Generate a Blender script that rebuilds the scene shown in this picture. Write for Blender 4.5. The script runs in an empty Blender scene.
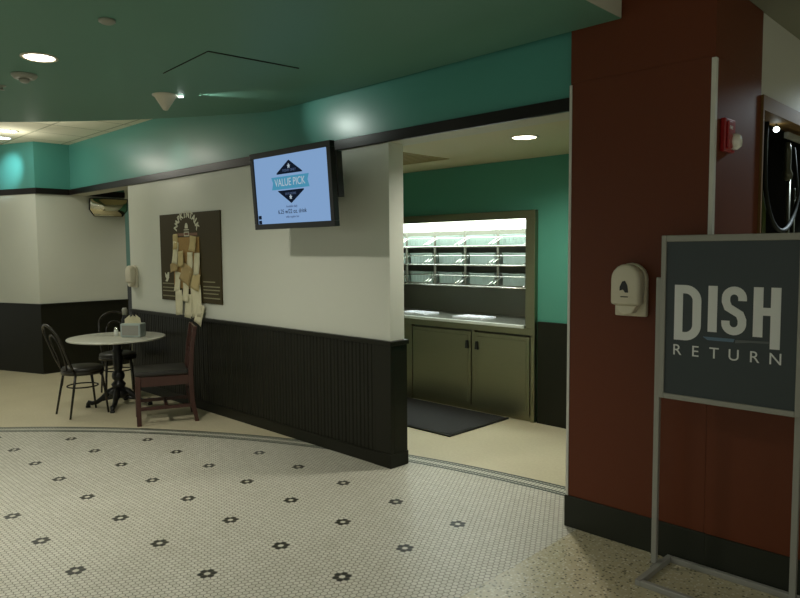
import bpy, bmesh, math, random
from mathutils import Vector, Matrix
random.seed(4)
S = bpy.context.scene
COL = S.collection
PI = math.pi

# ------------------------------------------------------------------ helpers
def link(o, parent=None):
    COL.objects.link(o)
    if parent: o.parent = parent
    return o

def tag(o, label=None, cat=None, group=None, kind=None):
    if label: o['label'] = label
    if cat: o['category'] = cat
    if group: o['group'] = group
    if kind: o['kind'] = kind
    return o

def thing(name, label, cat, loc=(0, 0, 0), rz=0, group=None):
    o = bpy.data.objects.new(name, None)
    o.location = loc; o.rotation_euler = (0, 0, rz)
    o.empty_display_size = .1
    return tag(link(o), label, cat, group)

class MB:
    def __init__(s): s.bm = bmesh.new()
    def box(s, x0, x1, y0, y1, z0, z1, rot=None, c=None, mi=0):
        r = bmesh.ops.create_cube(s.bm, size=1)
        vs = r['verts']
        for v in vs:
            v.co = Vector(((x0 + x1) / 2 + v.co.x * (x1 - x0), (y0 + y1) / 2 + v.co.y * (y1 - y0), (z0 + z1) / 2 + v.co.z * (z1 - z0)))
        if rot is not None:
            cc = Vector(c if c else ((x0 + x1) / 2, (y0 + y1) / 2, (z0 + z1) / 2))
            for v in vs: v.co = rot @ (v.co - cc) + cc
        for f in {f for v in vs for f in v.link_faces}: f.material_index = mi
        return s
    def tube(s, pts, r, n=8, closed=False, cap=True):
        pts = [Vector(p) for p in pts]; m = len(pts); rings = []
        rr = r if isinstance(r, (list, tuple)) else [r] * m
        up = None
        for i, p in enumerate(pts):
            a = pts[(i - 1) % m] if (closed or i > 0) else p
            b = pts[(i + 1) % m] if (closed or i < m - 1) else p
            t = (b - a).normalized()
            if up is None:
                up = Vector((0, 0, 1)) if abs(t.z) < .9 else Vector((1, 0, 0))
            x = (up - t * up.dot(t)).normalized(); y = t.cross(x); up = x
            rings.append([s.bm.verts.new(p + (x * math.cos(2 * PI * k / n) + y * math.sin(2 * PI * k / n)) * rr[i]) for k in range(n)])
        for i in range(m if closed else m - 1):
            A, B = rings[i], rings[(i + 1) % m]
            for k in range(n):
                f = s.bm.faces.new((A[k], A[(k + 1) % n], B[(k + 1) % n], B[k])); f.smooth = True
        if cap and not closed:
            s.bm.faces.new(rings[0][::-1]); s.bm.faces.new(rings[-1])
        return s
    def lathe(s, prof, c=(0, 0, 0), n=32, smooth=True, axis='z'):
        rings = []
        for r, z in prof:
            if r < 1e-5:
                q = [Vector((0, 0, z))]
            else:
                q = [Vector((r * math.cos(2 * PI * k / n), r * math.sin(2 * PI * k / n), z)) for k in range(n)]
            if axis == 'y': q = [Vector((v.x, -v.z, v.y)) for v in q]
            if axis == 'x': q = [Vector((v.z, v.x, v.y)) for v in q]
            rings.append([s.bm.verts.new(v + Vector(c)) for v in q])
        for A, B in zip(rings, rings[1:]):
            if len(A) == 1 and len(B) == 1: continue
            for k in range(n):
                k2 = (k + 1) % n
                if len(A) == 1: f = s.bm.faces.new((A[0], B[k2], B[k]))
                elif len(B) == 1: f = s.bm.faces.new((A[k], A[k2], B[0]))
                else: f = s.bm.faces.new((A[k], A[k2], B[k2], B[k]))
                f.smooth = smooth
        if len(rings[0]) > 1: s.bm.faces.new(rings[0][::-1])
        if len(rings[-1]) > 1: s.bm.faces.new(rings[-1])
        return s
    def prism(s, poly, a0, a1, axis='y', mi=0):
        """poly of 2D points extruded between a0 and a1 along axis (y: poly is x,z; z: x,y; x: y,z)"""
        def P(p, a):
            return {'y': (p[0], a, p[1]), 'z': (p[0], p[1], a), 'x': (a, p[0], p[1])}[axis]
        A = [s.bm.verts.new(P(p, a0)) for p in poly]; B = [s.bm.verts.new(P(p, a1)) for p in poly]
        n = len(poly)
        fs = [s.bm.faces.new(A), s.bm.faces.new(B[::-1])]
        for k in range(n): fs.append(s.bm.faces.new((A[k], B[k], B[(k + 1) % n], A[(k + 1) % n])))
        for f in fs: f.material_index = mi
        return s
    def stroke(s, pts, w, y0, y1, closed=False):
        """flat ribbon of width w through x,z points, from y0 to y1 thick"""
        m = len(pts); L = []; R = []
        P = [Vector(p) for p in pts]
        for i in range(m):
            a = P[(i - 1) % m] if (closed or i) else P[i]
            b = P[(i + 1) % m] if (closed or i < m - 1) else P[i]
            d1 = (P[i] - a).normalized() if (P[i] - a).length > 1e-9 else (b - P[i]).normalized()
            d2 = (b - P[i]).normalized() if (b - P[i]).length > 1e-9 else d1
            t = (d1 + d2).normalized(); nrm = Vector((-t.y, t.x))
            k = 1 / max(.5, nrm.dot(Vector((-d1.y, d1.x))))
            L.append(P[i] + nrm * w / 2 * k); R.append(P[i] - nrm * w / 2 * k)
        for i in range(m if closed else m - 1):
            j = (i + 1) % m
            s.prism([L[i], L[j], R[j], R[i]], y0, y1)
        return s
    def build(s, name, mat, parent=None, bevel=0, loc=None, smooth=False, **kw):
        bmesh.ops.recalc_face_normals(s.bm, faces=s.bm.faces[:])
        me = bpy.data.meshes.new(name); s.bm.to_mesh(me); s.bm.free()
        for m in (mat if isinstance(mat, (list, tuple)) else [mat]): me.materials.append(m)
        if smooth:
            for p in me.polygons: p.use_smooth = True
        o = bpy.data.objects.new(name, me)
        if loc is not None: o.location = loc
        link(o, parent)
        if bevel:
            b = o.modifiers.new('bevel', 'BEVEL'); b.width = bevel; b.segments = 3; b.limit_method = 'ANGLE'; b.angle_limit = .7
            b.harden_normals = False
        return tag(o, **kw) if kw else o

def struct(mb, name, mat, parent=None, **k):
    o = mb.build(name, mat, parent, **k)
    if not parent: o['kind'] = 'structure'
    return o

def text_bm(body, size, rot, loc, extrude=.001, bold=0, spacing=1, xs=1, align='CENTER'):
    cu = bpy.data.curves.new('txt', 'FONT'); cu.body = body; cu.size = size; cu.extrude = extrude; cu.offset = bold
    cu.align_x = align; cu.align_y = 'CENTER'; cu.space_character = spacing
    o = bpy.data.objects.new('txt', cu); COL.objects.link(o)
    bpy.context.view_layer.update()
    dg = bpy.context.evaluated_depsgraph_get()
    me = bpy.data.meshes.new_from_object(o.evaluated_get(dg))
    M = Matrix.Translation(loc) @ rot.to_4x4() @ Matrix.Diagonal((xs, 1, 1, 1))
    me.transform(M)
    bpy.data.objects.remove(o); bpy.data.curves.remove(cu)
    return me

RX = Matrix.Rotation(PI / 2, 3, 'X')          # text standing on a wall, facing -Y
def add_text(mb, body, size, x, y, z, ang=0, **k):
    rot = RX if not ang else Matrix.Rotation(-ang, 3, 'Y') @ RX
    me = text_bm(body, size, rot, Vector((x, y, z)), **k)
    mb.bm.from_mesh(me); bpy.data.meshes.remove(me)

# ------------------------------------------------------------------ materials
def lin(c):
    return tuple((v / 12.92 if v <= .04045 else ((v + .055) / 1.055) ** 2.4) for v in [q / 255 for q in c])

def mat(name, rgb, rough=.5, metal=0, spec=.5, noise=0, nscale=20, bump=0, bscale=60, trans=0, coat=0, alpha=1, emit=0, ecol=None, ns=(1, 1, 1)):
    m = bpy.data.materials.new(name); m.use_nodes = True
    nt = m.node_tree; b = nt.nodes['Principled BSDF']
    c = (*lin(rgb), 1)
    b.inputs['Base Color'].default_value = c
    b.inputs['Roughness'].default_value = rough; b.inputs['Metallic'].default_value = metal
    b.inputs['Specular IOR Level'].default_value = spec
    b.inputs['Transmission Weight'].default_value = trans
    b.inputs['Coat Weight'].default_value = coat
    b.inputs['Alpha'].default_value = alpha
    if emit:
        b.inputs['Emission Color'].default_value = (*lin(ecol or rgb), 1); b.inputs['Emission Strength'].default_value = emit
    tc = nt.nodes.new('ShaderNodeTexCoord')
    mp = nt.nodes.new('ShaderNodeMapping'); mp.inputs['Scale'].default_value = ns
    nt.links.new(tc.outputs['Object'], mp.inputs['Vector'])
    if noise:
        n = nt.nodes.new('ShaderNodeTexNoise'); n.inputs['Scale'].default_value = nscale; n.inputs['Detail'].default_value = 4
        nt.links.new(mp.outputs[0], n.inputs['Vector'])
        mr = nt.nodes.new('ShaderNodeMapRange'); mr.inputs[3].default_value = 1 - noise; mr.inputs[4].default_value = 1 + noise
        nt.links.new(n.outputs[0], mr.inputs[0])
        mx = nt.nodes.new('ShaderNodeMix'); mx.data_type = 'RGBA'; mx.blend_type = 'MULTIPLY'; mx.inputs[0].default_value = 1
        mx.inputs[6].default_value = c
        nt.links.new(mr.outputs[0], mx.inputs[7]); nt.links.new(mx.outputs[2], b.inputs['Base Color'])
    if bump:
        n = nt.nodes.new('ShaderNodeTexNoise'); n.inputs['Scale'].default_value = bscale
        nt.links.new(mp.outputs[0], n.inputs['Vector'])
        bp = nt.nodes.new('ShaderNodeBump'); bp.inputs['Strength'].default_value = bump; bp.inputs['Distance'].default_value = .01
        nt.links.new(n.outputs[0], bp.inputs['Height']); nt.links.new(bp.outputs[0], b.inputs['Normal'])
    return m

def emitter(name, rgb, strength):
    m = bpy.data.materials.new(name); m.use_nodes = True; nt = m.node_tree; nt.nodes.clear()
    e = nt.nodes.new('ShaderNodeEmission'); e.inputs[0].default_value = (*lin(rgb), 1); e.inputs[1].default_value = strength
    o = nt.nodes.new('ShaderNodeOutputMaterial'); nt.links.new(e.outputs[0], o.inputs[0]); return m

M_wall = mat('cream_wall_paint', (206, 208, 194), .45, noise=.02, nscale=3, bump=.04, bscale=200)
M_teal = mat('teal_paint', (78, 146, 134), .3, noise=.03, nscale=2)
M_tealdark = mat('teal_paint_dish_room', (72, 138, 118), .35, noise=.03, nscale=2)
M_slab = mat('green_ceiling_paint', (94, 140, 122), .5, noise=.04, nscale=1.5)
M_trim = mat('black_gloss_trim', (24, 19, 16), .3, spec=.3, noise=.1)
M_wains = mat('black_beadboard_paint', (24, 24, 13), .4, spec=.25, noise=.12, nscale=4)
M_dceil = mat('cream_ceiling_paint', (196, 186, 148), .7)
M_white = mat('off_white_ceiling', (190, 188, 170), .7)
M_rubber = mat('charcoal_rubber_base', (36, 38, 28), .55, spec=.3)
M_steel = mat('brushed_stainless', (142, 138, 112), .33, 1, noise=.06, nscale=8, ns=(1, 1, 30), bump=.03, bscale=30)
M_steeld = mat('dark_stainless', (112, 112, 98), .45, .4, noise=.05, nscale=6)
M_ctop = mat('grey_counter_steel', (140, 142, 130), .3, .6)
M_lip = mat('bright_counter_lip', (226, 230, 220), .4, .2)
M_chrome = mat('polished_steel_wire', (215, 215, 205), .2, 1)
M_iron = mat('black_cast_iron', (22, 22, 18), .4, .2, bump=.1, bscale=80)
M_bent = mat('black_bentwood_frame', (32, 28, 18), .25)
M_vinyl = mat('dark_vinyl_seat', (36, 34, 29), .4)
M_wood = mat('dark_mahogany', (66, 36, 26), .35, noise=.3, nscale=6, ns=(8, 8, 1))
M_marble = mat('pale_laminate_top', (196, 196, 180), .25, noise=.06, nscale=5)
M_plast = mat('ivory_plastic', (205, 198, 176), .35)
M_plastg = mat('grey_plastic', (150, 150, 135), .4)
M_black = mat('black_plastic', (14, 15, 12), .3)
M_alum = mat('satin_aluminium_frame', (150, 149, 140), .4, .15)
M_guard = mat('pale_corner_guard', (205, 205, 196), .4)
M_panel = mat('slate_sign_face', (46, 56, 58), .35, noise=.04, nscale=4)
M_letter = mat('white_sign_lettering', (222, 224, 222), .5)
M_letterb = mat('steel_blue_print', (92, 118, 140), .5)
M_letterg = mat('grey_print', (92, 98, 98), .5)
M_red = mat('red_alarm_housing', (150, 24, 26), .3)
M_lens = mat('clear_strobe_lens', (225, 222, 210), .12, spec=.8)
M_poster = mat('brown_poster', (64, 56, 32), .6, spec=.2, noise=.05)
M_ink = mat('cream_print', (205, 205, 180), .6)
M_inkd = mat('dim_print', (132, 128, 98), .6)
M_inkr = mat('rust_print', (120, 84, 60), .6)
M_cork = mat('tan_cork', (158, 126, 72), .8, noise=.25, nscale=60)
M_kraft = mat('kraft_napkin', (190, 172, 120), .8, noise=.08)
M_kraftd = mat('brown_napkin', (168, 146, 98), .8, noise=.1)
M_napkin = mat('cream_napkin', (214, 208, 174), .8, noise=.06)
M_wire = mat('galvanised_metal', (178, 190, 186), .28, .55)
M_glassy = mat('clear_glass', (230, 235, 230), .08, trans=.9)
M_salt = mat('white_salt_glass', (215, 218, 210), .2)
M_mirror = mat('convex_mirror', (220, 215, 190), .08, 1)
M_mat = mat('charcoal_floor_mat', (44, 44, 42), .9, noise=.25, nscale=60, bump=.5, bscale=150)
M_bin = mat('frosted_plastic', (176, 194, 184), .3, trans=.5)
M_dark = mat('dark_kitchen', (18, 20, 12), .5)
M_hose = mat('black_hose', (24, 26, 16), .65, spec=.2)
M_pipe = mat('worn_pipe', (84, 84, 66), .35, .6)
M_brown = mat('brown_window_frame', (116, 88, 48), .6, spec=.2)
M_greencloth = mat('olive_bottle', (60, 72, 22), .4)
M_lamp = emitter('warm_lamp', (255, 244, 220), 14)
M_lampcool = emitter('cool_lamp', (205, 232, 255), 12)
M_tube = emitter('fluorescent_tube', (232, 246, 240), 10)
M_spot = emitter('led_and_dot_glow', (240, 255, 250), 7)
M_screen = emitter('screen_glow', (150, 188, 236), .68)
M_sdark = emitter('screen_navy', (28, 38, 56), .5)
M_sblue = emitter('screen_sky_blue', (92, 176, 214), .6)
M_swhite = emitter('screen_pale', (205, 225, 240), .62)
M_sgrey = emitter('screen_slate', (96, 118, 158), .55)

# --- pillar laminate: reddish brown
M_red_lam = mat('mahogany_laminate', (96, 48, 26), .45, spec=.25, noise=.06, nscale=1.5, ns=(1, 1, .4))

class NX:
    """tiny node-maths helper"""
    def __init__(s, nt): s.nt = nt
    def m(s, op, a, b=0, c=0):
        n = s.nt.nodes.new('ShaderNodeMath'); n.operation = op
        for i, v in enumerate((a, b, c)):
            if isinstance(v, (int, float)): n.inputs[i].default_value = v
            else: s.nt.links.new(v, n.inputs[i])
        return n.outputs[0]
    def mixc(s, f, a, b):
        n = s.nt.nodes.new('ShaderNodeMix'); n.data_type = 'RGBA'
        for i, v in ((0, f), (6, a), (7, b)):
            if isinstance(v, (int, float)): n.inputs[i].default_value = v
            elif isinstance(v, tuple): n.inputs[i].default_value = (*lin(v), 1)
            else: s.nt.links.new(v, n.inputs[i])
        return n.outputs[2]
    def noise(s, vec, scale, detail=2):
        n = s.nt.nodes.new('ShaderNodeTexNoise'); n.inputs['Scale'].default_value = scale; n.inputs['Detail'].default_value = detail
        s.nt.links.new(vec, n.inputs['Vector']); return n.outputs[0]

CX, CY = -2.02, -3.10       # centre of the mosaic medallion
R0, R1 = 7.15, 7.325        # its border band
def mosaic():
    m = bpy.data.materials.new('hexagon_mosaic'); m.use_nodes = True
    nt = m.node_tree; b = nt.nodes['Principled BSDF']; b.inputs['Roughness'].default_value = .42
    X = NX(nt); g = nt.nodes.new('ShaderNodeNewGeometry'); sp = nt.nodes.new('ShaderNodeSeparateXYZ')
    nt.links.new(g.outputs['Position'], sp.inputs[0])
    p = .5435 / 16; q = .4715 / 16 / .8660254
    x = X.m('DIVIDE', X.m('SUBTRACT', sp.outputs[0], -6.433), p)
    y = X.m('DIVIDE', X.m('SUBTRACT', sp.outputs[1], 2.221), q)
    T = 1.7320508
    def cell(x, y):
        lx = X.m('SUBTRACT', x, X.m('ROUND', x))
        ly = X.m('SUBTRACT', y, X.m('MULTIPLY', X.m('ROUND', X.m('DIVIDE', y, T)), T))
        return lx, ly, X.m('ADD', X.m('MULTIPLY', lx, lx), X.m('MULTIPLY', ly, ly))
    ax, ay, ad = cell(x, y)
    bx, by, bd = cell(X.m('SUBTRACT', x, .5), X.m('SUBTRACT', y, T / 2))
    s = X.m('LESS_THAN', bd, ad)
    mixf = lambda a, c: X.m('ADD', a, X.m('MULTIPLY', s, X.m('SUBTRACT', c, a)))
    lx, ly = mixf(ax, bx), mixf(ay, by)
    alx, aly = X.m('ABSOLUTE', lx), X.m('ABSOLUTE', ly)
    hd = X.m('MAXIMUM', alx, X.m('ADD', X.m('MULTIPLY', alx, .5), X.m('MULTIPLY', aly, .8660254)))
    tile = X.m('LESS_THAN', hd, .44)
    cx, cy = X.m('SUBTRACT', x, lx), X.m('SUBTRACT', y, ly)
    fx = X.m('SUBTRACT', cx, X.m('MULTIPLY', X.m('ROUND', X.m('DIVIDE', cx, 16)), 16))
    PY = 16 * .8660254
    fy = X.m('SUBTRACT', cy, X.m('MULTIPLY', X.m('ROUND', X.m('DIVIDE', cy, PY)), PY))
    fd = X.m('SQRT', X.m('ADD', X.m('MULTIPLY', fx, fx), X.m('MULTIPLY', fy, fy)))
    ring = X.m('LESS_THAN', X.m('ABSOLUTE', X.m('SUBTRACT', fd, 1)), .3)
    frx, fry = X.m('SUBTRACT', sp.outputs[0], CX), X.m('SUBTRACT', sp.outputs[1], CY)
    fr = X.m('SQRT', X.m('ADD', X.m('MULTIPLY', frx, frx), X.m('MULTIPLY', fry, fry)))
    inside = X.m('MULTIPLY', X.m('MULTIPLY', X.m('LESS_THAN', fr, 7.04), X.m('LESS_THAN', sp.outputs[0], -2.42)), X.m('LESS_THAN', sp.outputs[1], 3.4))
    ring = X.m('MULTIPLY', ring, inside)
    # per-tile variation
    cb = nt.nodes.new('ShaderNodeCombineXYZ'); nt.links.new(cx, cb.inputs[0]); nt.links.new(cy, cb.inputs[1])
    wn = nt.nodes.new('ShaderNodeTexWhiteNoise'); nt.links.new(cb.outputs[0], wn.inputs[0])
    base = X.mixc(wn.outputs[0], (200, 198, 182), (214, 212, 198))
    col = X.mixc(ring, base, (26, 28, 18))
    col = X.mixc(tile, (104, 100, 82), col)
    # border band by radius
    rx, ry = X.m('SUBTRACT', sp.outputs[0], CX), X.m('SUBTRACT', sp.outputs[1], CY)
    r = X.m('SQRT', X.m('ADD', X.m('MULTIPLY', rx, rx), X.m('MULTIPLY', ry, ry)))
    ang = X.m('MULTIPLY', X.m('ARCTAN2', ry, rx), R0 / .028)
    def band(a, c): return X.m('MULTIPLY', X.m('GREATER_THAN', r, a), X.m('LESS_THAN', r, c))
    dots = X.m('GREATER_THAN', X.m('ABSOLUTE', X.m('SUBTRACT', ang, X.m('ROUND', ang))), .36)
    light = X.mixc(dots, (206, 205, 190), (130, 132, 116))
    inb = X.m('GREATER_THAN', r, R0)
    col = X.mixc(inb, col, light)
    for a, c in ((R0, R0 + .026), (R0 + .038, R0 + .058), (R1 - .058, R1 - .038), (R1 - .026, R1 + .01)):
        col = X.mixc(band(a, c), col, (54, 64, 52))
    # broad wear
    wear = X.noise(g.outputs['Position'], 1.3, 3)
    col2 = nt.nodes.new('ShaderNodeMix'); col2.data_type = 'RGBA'; col2.blend_type = 'MULTIPLY'; col2.inputs[0].default_value = .35
    nt.links.new(col, col2.inputs[6]); nt.links.new(X.mixc(wear, (170, 160, 140), (255, 255, 250)), col2.inputs[7])
    nt.links.new(col2.outputs[2], b.inputs['Base Color'])
    bp = nt.nodes.new('ShaderNodeBump'); bp.inputs['Strength'].default_value = .3; bp.inputs['Distance'].default_value = .002
    nt.links.new(tile, bp.inputs['Height']); nt.links.new(bp.outputs[0], b.inputs['Normal'])
    return m
def terrazzo():
    m = bpy.data.materials.new('terrazzo'); m.use_nodes = True
    nt = m.node_tree; b = nt.nodes['Principled BSDF']; b.inputs['Roughness'].default_value = .3
    X = NX(nt); g = nt.nodes.new('ShaderNodeNewGeometry')
    v = nt.nodes.new('ShaderNodeTexVoronoi'); v.inputs['Scale'].default_value = 62; nt.links.new(g.outputs['Position'], v.inputs['Vector'])
    sep = nt.nodes.new('ShaderNodeSeparateColor'); nt.links.new(v.outputs['Color'], sep.inputs[0])
    chip = X.m('LESS_THAN', v.outputs['Distance'], .42)
    c = X.mixc(sep.outputs[0], (160, 154, 126), (222, 220, 200))
    c = X.mixc(X.m('GREATER_THAN', sep.outputs[1], .76), c, (92, 88, 62))
    c = X.mixc(chip, (186, 178, 146), c)
    big = X.noise(g.outputs['Position'], 1.6, 3)
    c2 = nt.nodes.new('ShaderNodeMix'); c2.data_type = 'RGBA'; c2.blend_type = 'MULTIPLY'; c2.inputs[0].default_value = .4
    nt.links.new(c, c2.inputs[6]); nt.links.new(X.mixc(big, (160, 145, 110), (255, 250, 240)), c2.inputs[7])
    nt.links.new(c2.outputs[2], b.inputs['Base Color']); return m
def linoleum():
    m = bpy.data.materials.new('cream_linoleum'); m.use_nodes = True
    nt = m.node_tree; b = nt.nodes['Principled BSDF']; b.inputs['Roughness'].default_value = .4
    X = NX(nt); g = nt.nodes.new('ShaderNodeNewGeometry')
    a = X.noise(g.outputs['Position'], 45, 3); c = X.noise(g.outputs['Position'], 2, 3)
    k = X.mixc(a, (194, 186, 156), (218, 211, 184))
    c2 = nt.nodes.new('ShaderNodeMix'); c2.data_type = 'RGBA'; c2.blend_type = 'MULTIPLY'; c2.inputs[0].default_value = .35
    nt.links.new(k, c2.inputs[6]); nt.links.new(X.mixc(c, (190, 176, 140), (255, 250, 238)), c2.inputs[7])
    nt.links.new(c2.outputs[2], b.inputs['Base Color']); return m
def tiles_ceiling():
    m = bpy.data.materials.new('acoustic_tiles'); m.use_nodes = True
    nt = m.node_tree; b = nt.nodes['Principled BSDF']; b.inputs['Roughness'].default_value = .9
    X = NX(nt); g = nt.nodes.new('ShaderNodeNewGeometry'); sp = nt.nodes.new('ShaderNodeSeparateXYZ'); nt.links.new(g.outputs['Position'], sp.inputs[0])
    def ln(o, off):
        u = X.m('DIVIDE', X.m('ADD', o, off), .61)
        return X.m('LESS_THAN', X.m('ABSOLUTE', X.m('SUBTRACT', u, X.m('ROUND', u))), .018)
    f = X.m('MAXIMUM', ln(sp.outputs[0], .2), ln(sp.outputs[1], .1))
    n = X.noise(g.outputs['Position'], 90, 2)
    nt.links.new(X.mixc(f, X.mixc(n, (214, 210, 184), (230, 226, 202)), (170, 168, 142)), b.inputs['Base Color']); return m
M_mosaic, M_terr, M_lino, M_acou = mosaic(), terrazzo(), linoleum(), tiles_ceiling()

# ------------------------------------------------------------------ setting: floor
bm = bmesh.new()
def face(pts, mi):
    f = bm.faces.new([bm.verts.new((x, y, 0)) for x, y in pts]); f.material_index = mi
XT = -2.05                                 # seam between mosaic and terrazzo
N = 96
a_top = math.acos((XT - CX) / R1)          # angle where the border meets the seam
arc = [(CX + R1 * math.cos(a_top + (PI - .0 - a_top) * i / N), CY + R1 * math.sin(a_top + (PI - a_top) * i / N)) for i in range(N + 1)]
face([(XT, CY)] + arc, 0)
face([(-14, CY), (-14, -6), (XT, -6), (XT, CY), arc[-1]], 0)
outer = [(CX + R1 * math.cos(t), CY + R1 * math.sin(t)) for t in [a_top + (PI - a_top) * i / N for i in range(N + 1)]]
for i in range(N):                          # cream flooring outside the ring
    (xa, ya), (xb, yb) = outer[i], outer[i + 1]
    face([(xa, ya), (xa, 8.6), (xb, 8.6), (xb, yb)], 2)
face([(outer[-1][0], CY), (outer[-1][0], 8.6), (-14, 8.6), (-14, CY)], 2)
face([(XT, -6), (5, -6), (5, 3.7), (XT, 3.7)], 1)
face([(XT, 3.7), (5, 3.7), (5, 8.6), (XT, 8.6)], 2)
me = bpy.data.meshes.new('floor'); bmesh.ops.recalc_face_normals(bm, faces=bm.faces[:])
for f in bm.faces:
    if f.normal.z < 0: f.normal_flip()
bm.to_mesh(me); bm.free()
for m in (M_mosaic, M_terr, M_lino): me.materials.append(m)
fl = link(bpy.data.objects.new('floor', me)); fl['kind'] = 'structure'

# ------------------------------------------------------------------ setting: walls
ZT0, ZT1 = 2.52, 2.60
WY = 3.655
wb = struct(MB().box(-8.30, -3.71, WY, 3.81, 0, ZT0), 'wall_back', M_wall)
struct(MB().box(-3.735, -3.706, WY - .004, WY + .02, 1.0, ZT0 - .002), 'corner_bead', M_wall, wb)
# wainscot: grooved boards as real geometry
def beadboard(mb, x0, x1, y0, y1, z0, z1, pitch=.092):
    n = max(1, round((x1 - x0) / pitch)); w = (x1 - x0) / n
    poly = [(x0, y1)]
    for i in range(n):
        a = x0 + i * w
        poly += [(a + .000, y0 + .009), (a + .010, y0), (a + w * .5 - .006, y0), (a + w * .5, y0 + .006), (a + w * .5 + .006, y0), (a + w - .010, y0)]
    poly += [(x1, y0 + .009), (x1, y1)]
    mb.prism(poly, z0, z1, 'z')
mb = MB(); beadboard(mb, -8.30, -3.86, 3.638, 3.665, .10, .965)
wsc = struct(mb, 'trim_1', M_wains)
struct(MB().box(-3.86, -3.685, 3.630, 3.664, 0, .965).box(-3.715, -3.685, 3.664, 3.815, 0, .965), 'corner_post', M_wains, wsc, bevel=.003)
struct(MB().box(-8.30, -3.86, 3.628, 3.665, 0, .10).box(-3.875, -3.681, 3.624, 3.666, 0, .11).box(-3.71, -3.681, 3.666, 3.819, 0, .11), 'baseboard', M_wains, wsc)
struct(MB().box(-8.30, -3.67, 3.618, 3.665, .965, 1.0).box(-3.72, -3.67, 3.665, 3.825, .965, 1.0), 'cap_rail', M_wains, wsc, bevel=.004)
# bulkhead over the two openings and the wall
struct(MB().box(-10.20, -2.14, 3.66, 3.86, ZT0 + .004, 3.30), 'wall_upper', M_teal)
struct(MB().box(-10.20, -2.14, 3.655, 3.865, ZT0 - .002, ZT0 + .004), 'trim_2', M_white)
struct(MB().box(-10.18, -2.14, 3.632, 3.662, ZT0, ZT1), 'trim_3', M_trim, bevel=.004)
# left wall, long piece and angled piece
def slantbox(mb, a, b, t, z0, z1):
    a, b = Vector(a), Vector(b); d = (b - a).normalized(); n = Vector((-d.y, d.x))
    mb.prism([a, b, b + n * t, a + n * t], z0, z1, 'z')
LA, LB, LC = (-10.20, 4.43), (-10.20, 3.19), (-12.6, 2.29)
def leftrun(name, m, off, t, z0, z1, k=None, **kw):
    mb = MB()
    mb.box(LA[0] - t + off, LA[0] + off, LB[1], LA[1], z0, z1)
    a, b = Vector(LB) + Vector((off, 0)), Vector(LC) + Vector((off, 0))
    d = (b - a).normalized(); n = Vector((d.y, -d.x))
    mb.prism([a, b, b + n * t, a + n * t], z0, z1, 'z')
    return struct(mb, name, m, k, **kw)
wl = leftrun('wall_left', M_wall, 0, .15, .98, ZT0)
leftrun('wall_left_upper', M_teal, .002, .15, ZT0, 3.30)
leftrun('trim_4', M_trim, .03, .05, ZT0, ZT1)
tl = leftrun('trim_5', M_wains, .015, .16, 0, .965)
leftrun('cap_rail', M_wains, .03, .16, .965, .99, tl)
# passage beyond the left opening
pw = struct(MB().box(-20, -8.0, 6.4, 6.5, 1.0, 3.3), 'wall_passage', M_tealdark)
struct(MB().box(-20, -8.0, 6.38, 6.5, 0, 1.0), 'trim_6', M_wains)
struct(MB().box(-8.30, -8.1, 3.81, 6.4, 0, 3.3), 'wall_passage_side', M_wall)
struct(MB().box(-20, -8.1, 3.86, 6.4, 2.75, 2.8), 'ceiling_passage', M_dceil)
struct(MB().box(-12, -10.36, 4.28, 4.43, 0, 3.3), 'wall_passage_return', M_wall)

# dish room
YB = 5.62
struct(MB().box(-3.66, -2.13, YB, YB + .12, 0, 2.7), 'wall_dish_room', M_tealdark)
struct(MB().box(-8.1, -3.66, YB, YB + .12, 2.07, 2.7).box(-8.1, -6.27, YB, YB + .12, 0, 2.07), 'wall_dish_room_upper', M_tealdark)
struct(MB().box(-3.64, -2.25, YB - .025, YB, 0, 1.0), 'trim_7', M_wains)
struct(MB().box(-8.0, -2.14, 3.86, YB + .1, 2.58, 2.62), 'ceiling_dish_room', M_dceil)
struct(MB().box(-2.125, -2.09, 4.335, YB, 0, 2.7), 'wall_dish_room_right', M_teal)
struct(MB().box(-8.1, -7.9, 3.81, YB, 0, 2.62), 'wall_dish_room_left', M_tealdark)

# ceilings
pts = []
RS = 7.47
t0 = math.acos((-1.82 - CX) / RS); 
for i in range(90):
    t = t0 + (PI - t0) * i / 89
    x, y = CX + RS * math.cos(t), CY + RS * math.sin(t)
    pts.append((x, min(y, 3.655)))
poly = []
for p_ in pts:
    if not poly or (Vector(p_) - Vector(poly[-1])).length > .01: poly.append(p_)
poly = [(-1.82, 3.655)] + [p_ for p_ in poly if not (p_[1] >= 3.6549 and -5.0 < p_[0])]
poly += [(CX - RS, -6), (-1.82, -6)]
slab = struct(MB().prism([(x, min(y, 3.655 if x < -2.14 else 3.605)) for x, y in ([(-1.82, 3.605), (-2.14, 3.605), (-2.14, 3.655)] + poly[1:])], 2.97, 3.225, 'z'), 'ceiling', [M_slab])
struct(MB().box(-14, -4.5, -6, 3.66, 3.23, 3.28).box(-14, -10.2, 3.66, 3.9, 3.23, 3.28), 'ceiling_acoustic', M_acou)
struct(MB().box(-1.825, -1.815, -6, 3.6, 2.972, 3.65), 'ceiling_step', M_white)
struct(MB().box(-1.82, 5, -6, 3.62, 3.65, 3.7), 'ceiling_high', M_white)
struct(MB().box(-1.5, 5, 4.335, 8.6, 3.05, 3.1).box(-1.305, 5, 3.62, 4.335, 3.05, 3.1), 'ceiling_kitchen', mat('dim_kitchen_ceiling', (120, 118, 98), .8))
struct(MB().box(-1.305, 5, 3.62, 3.75, 3.1, 3.65), 'wall_header', M_white)

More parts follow.
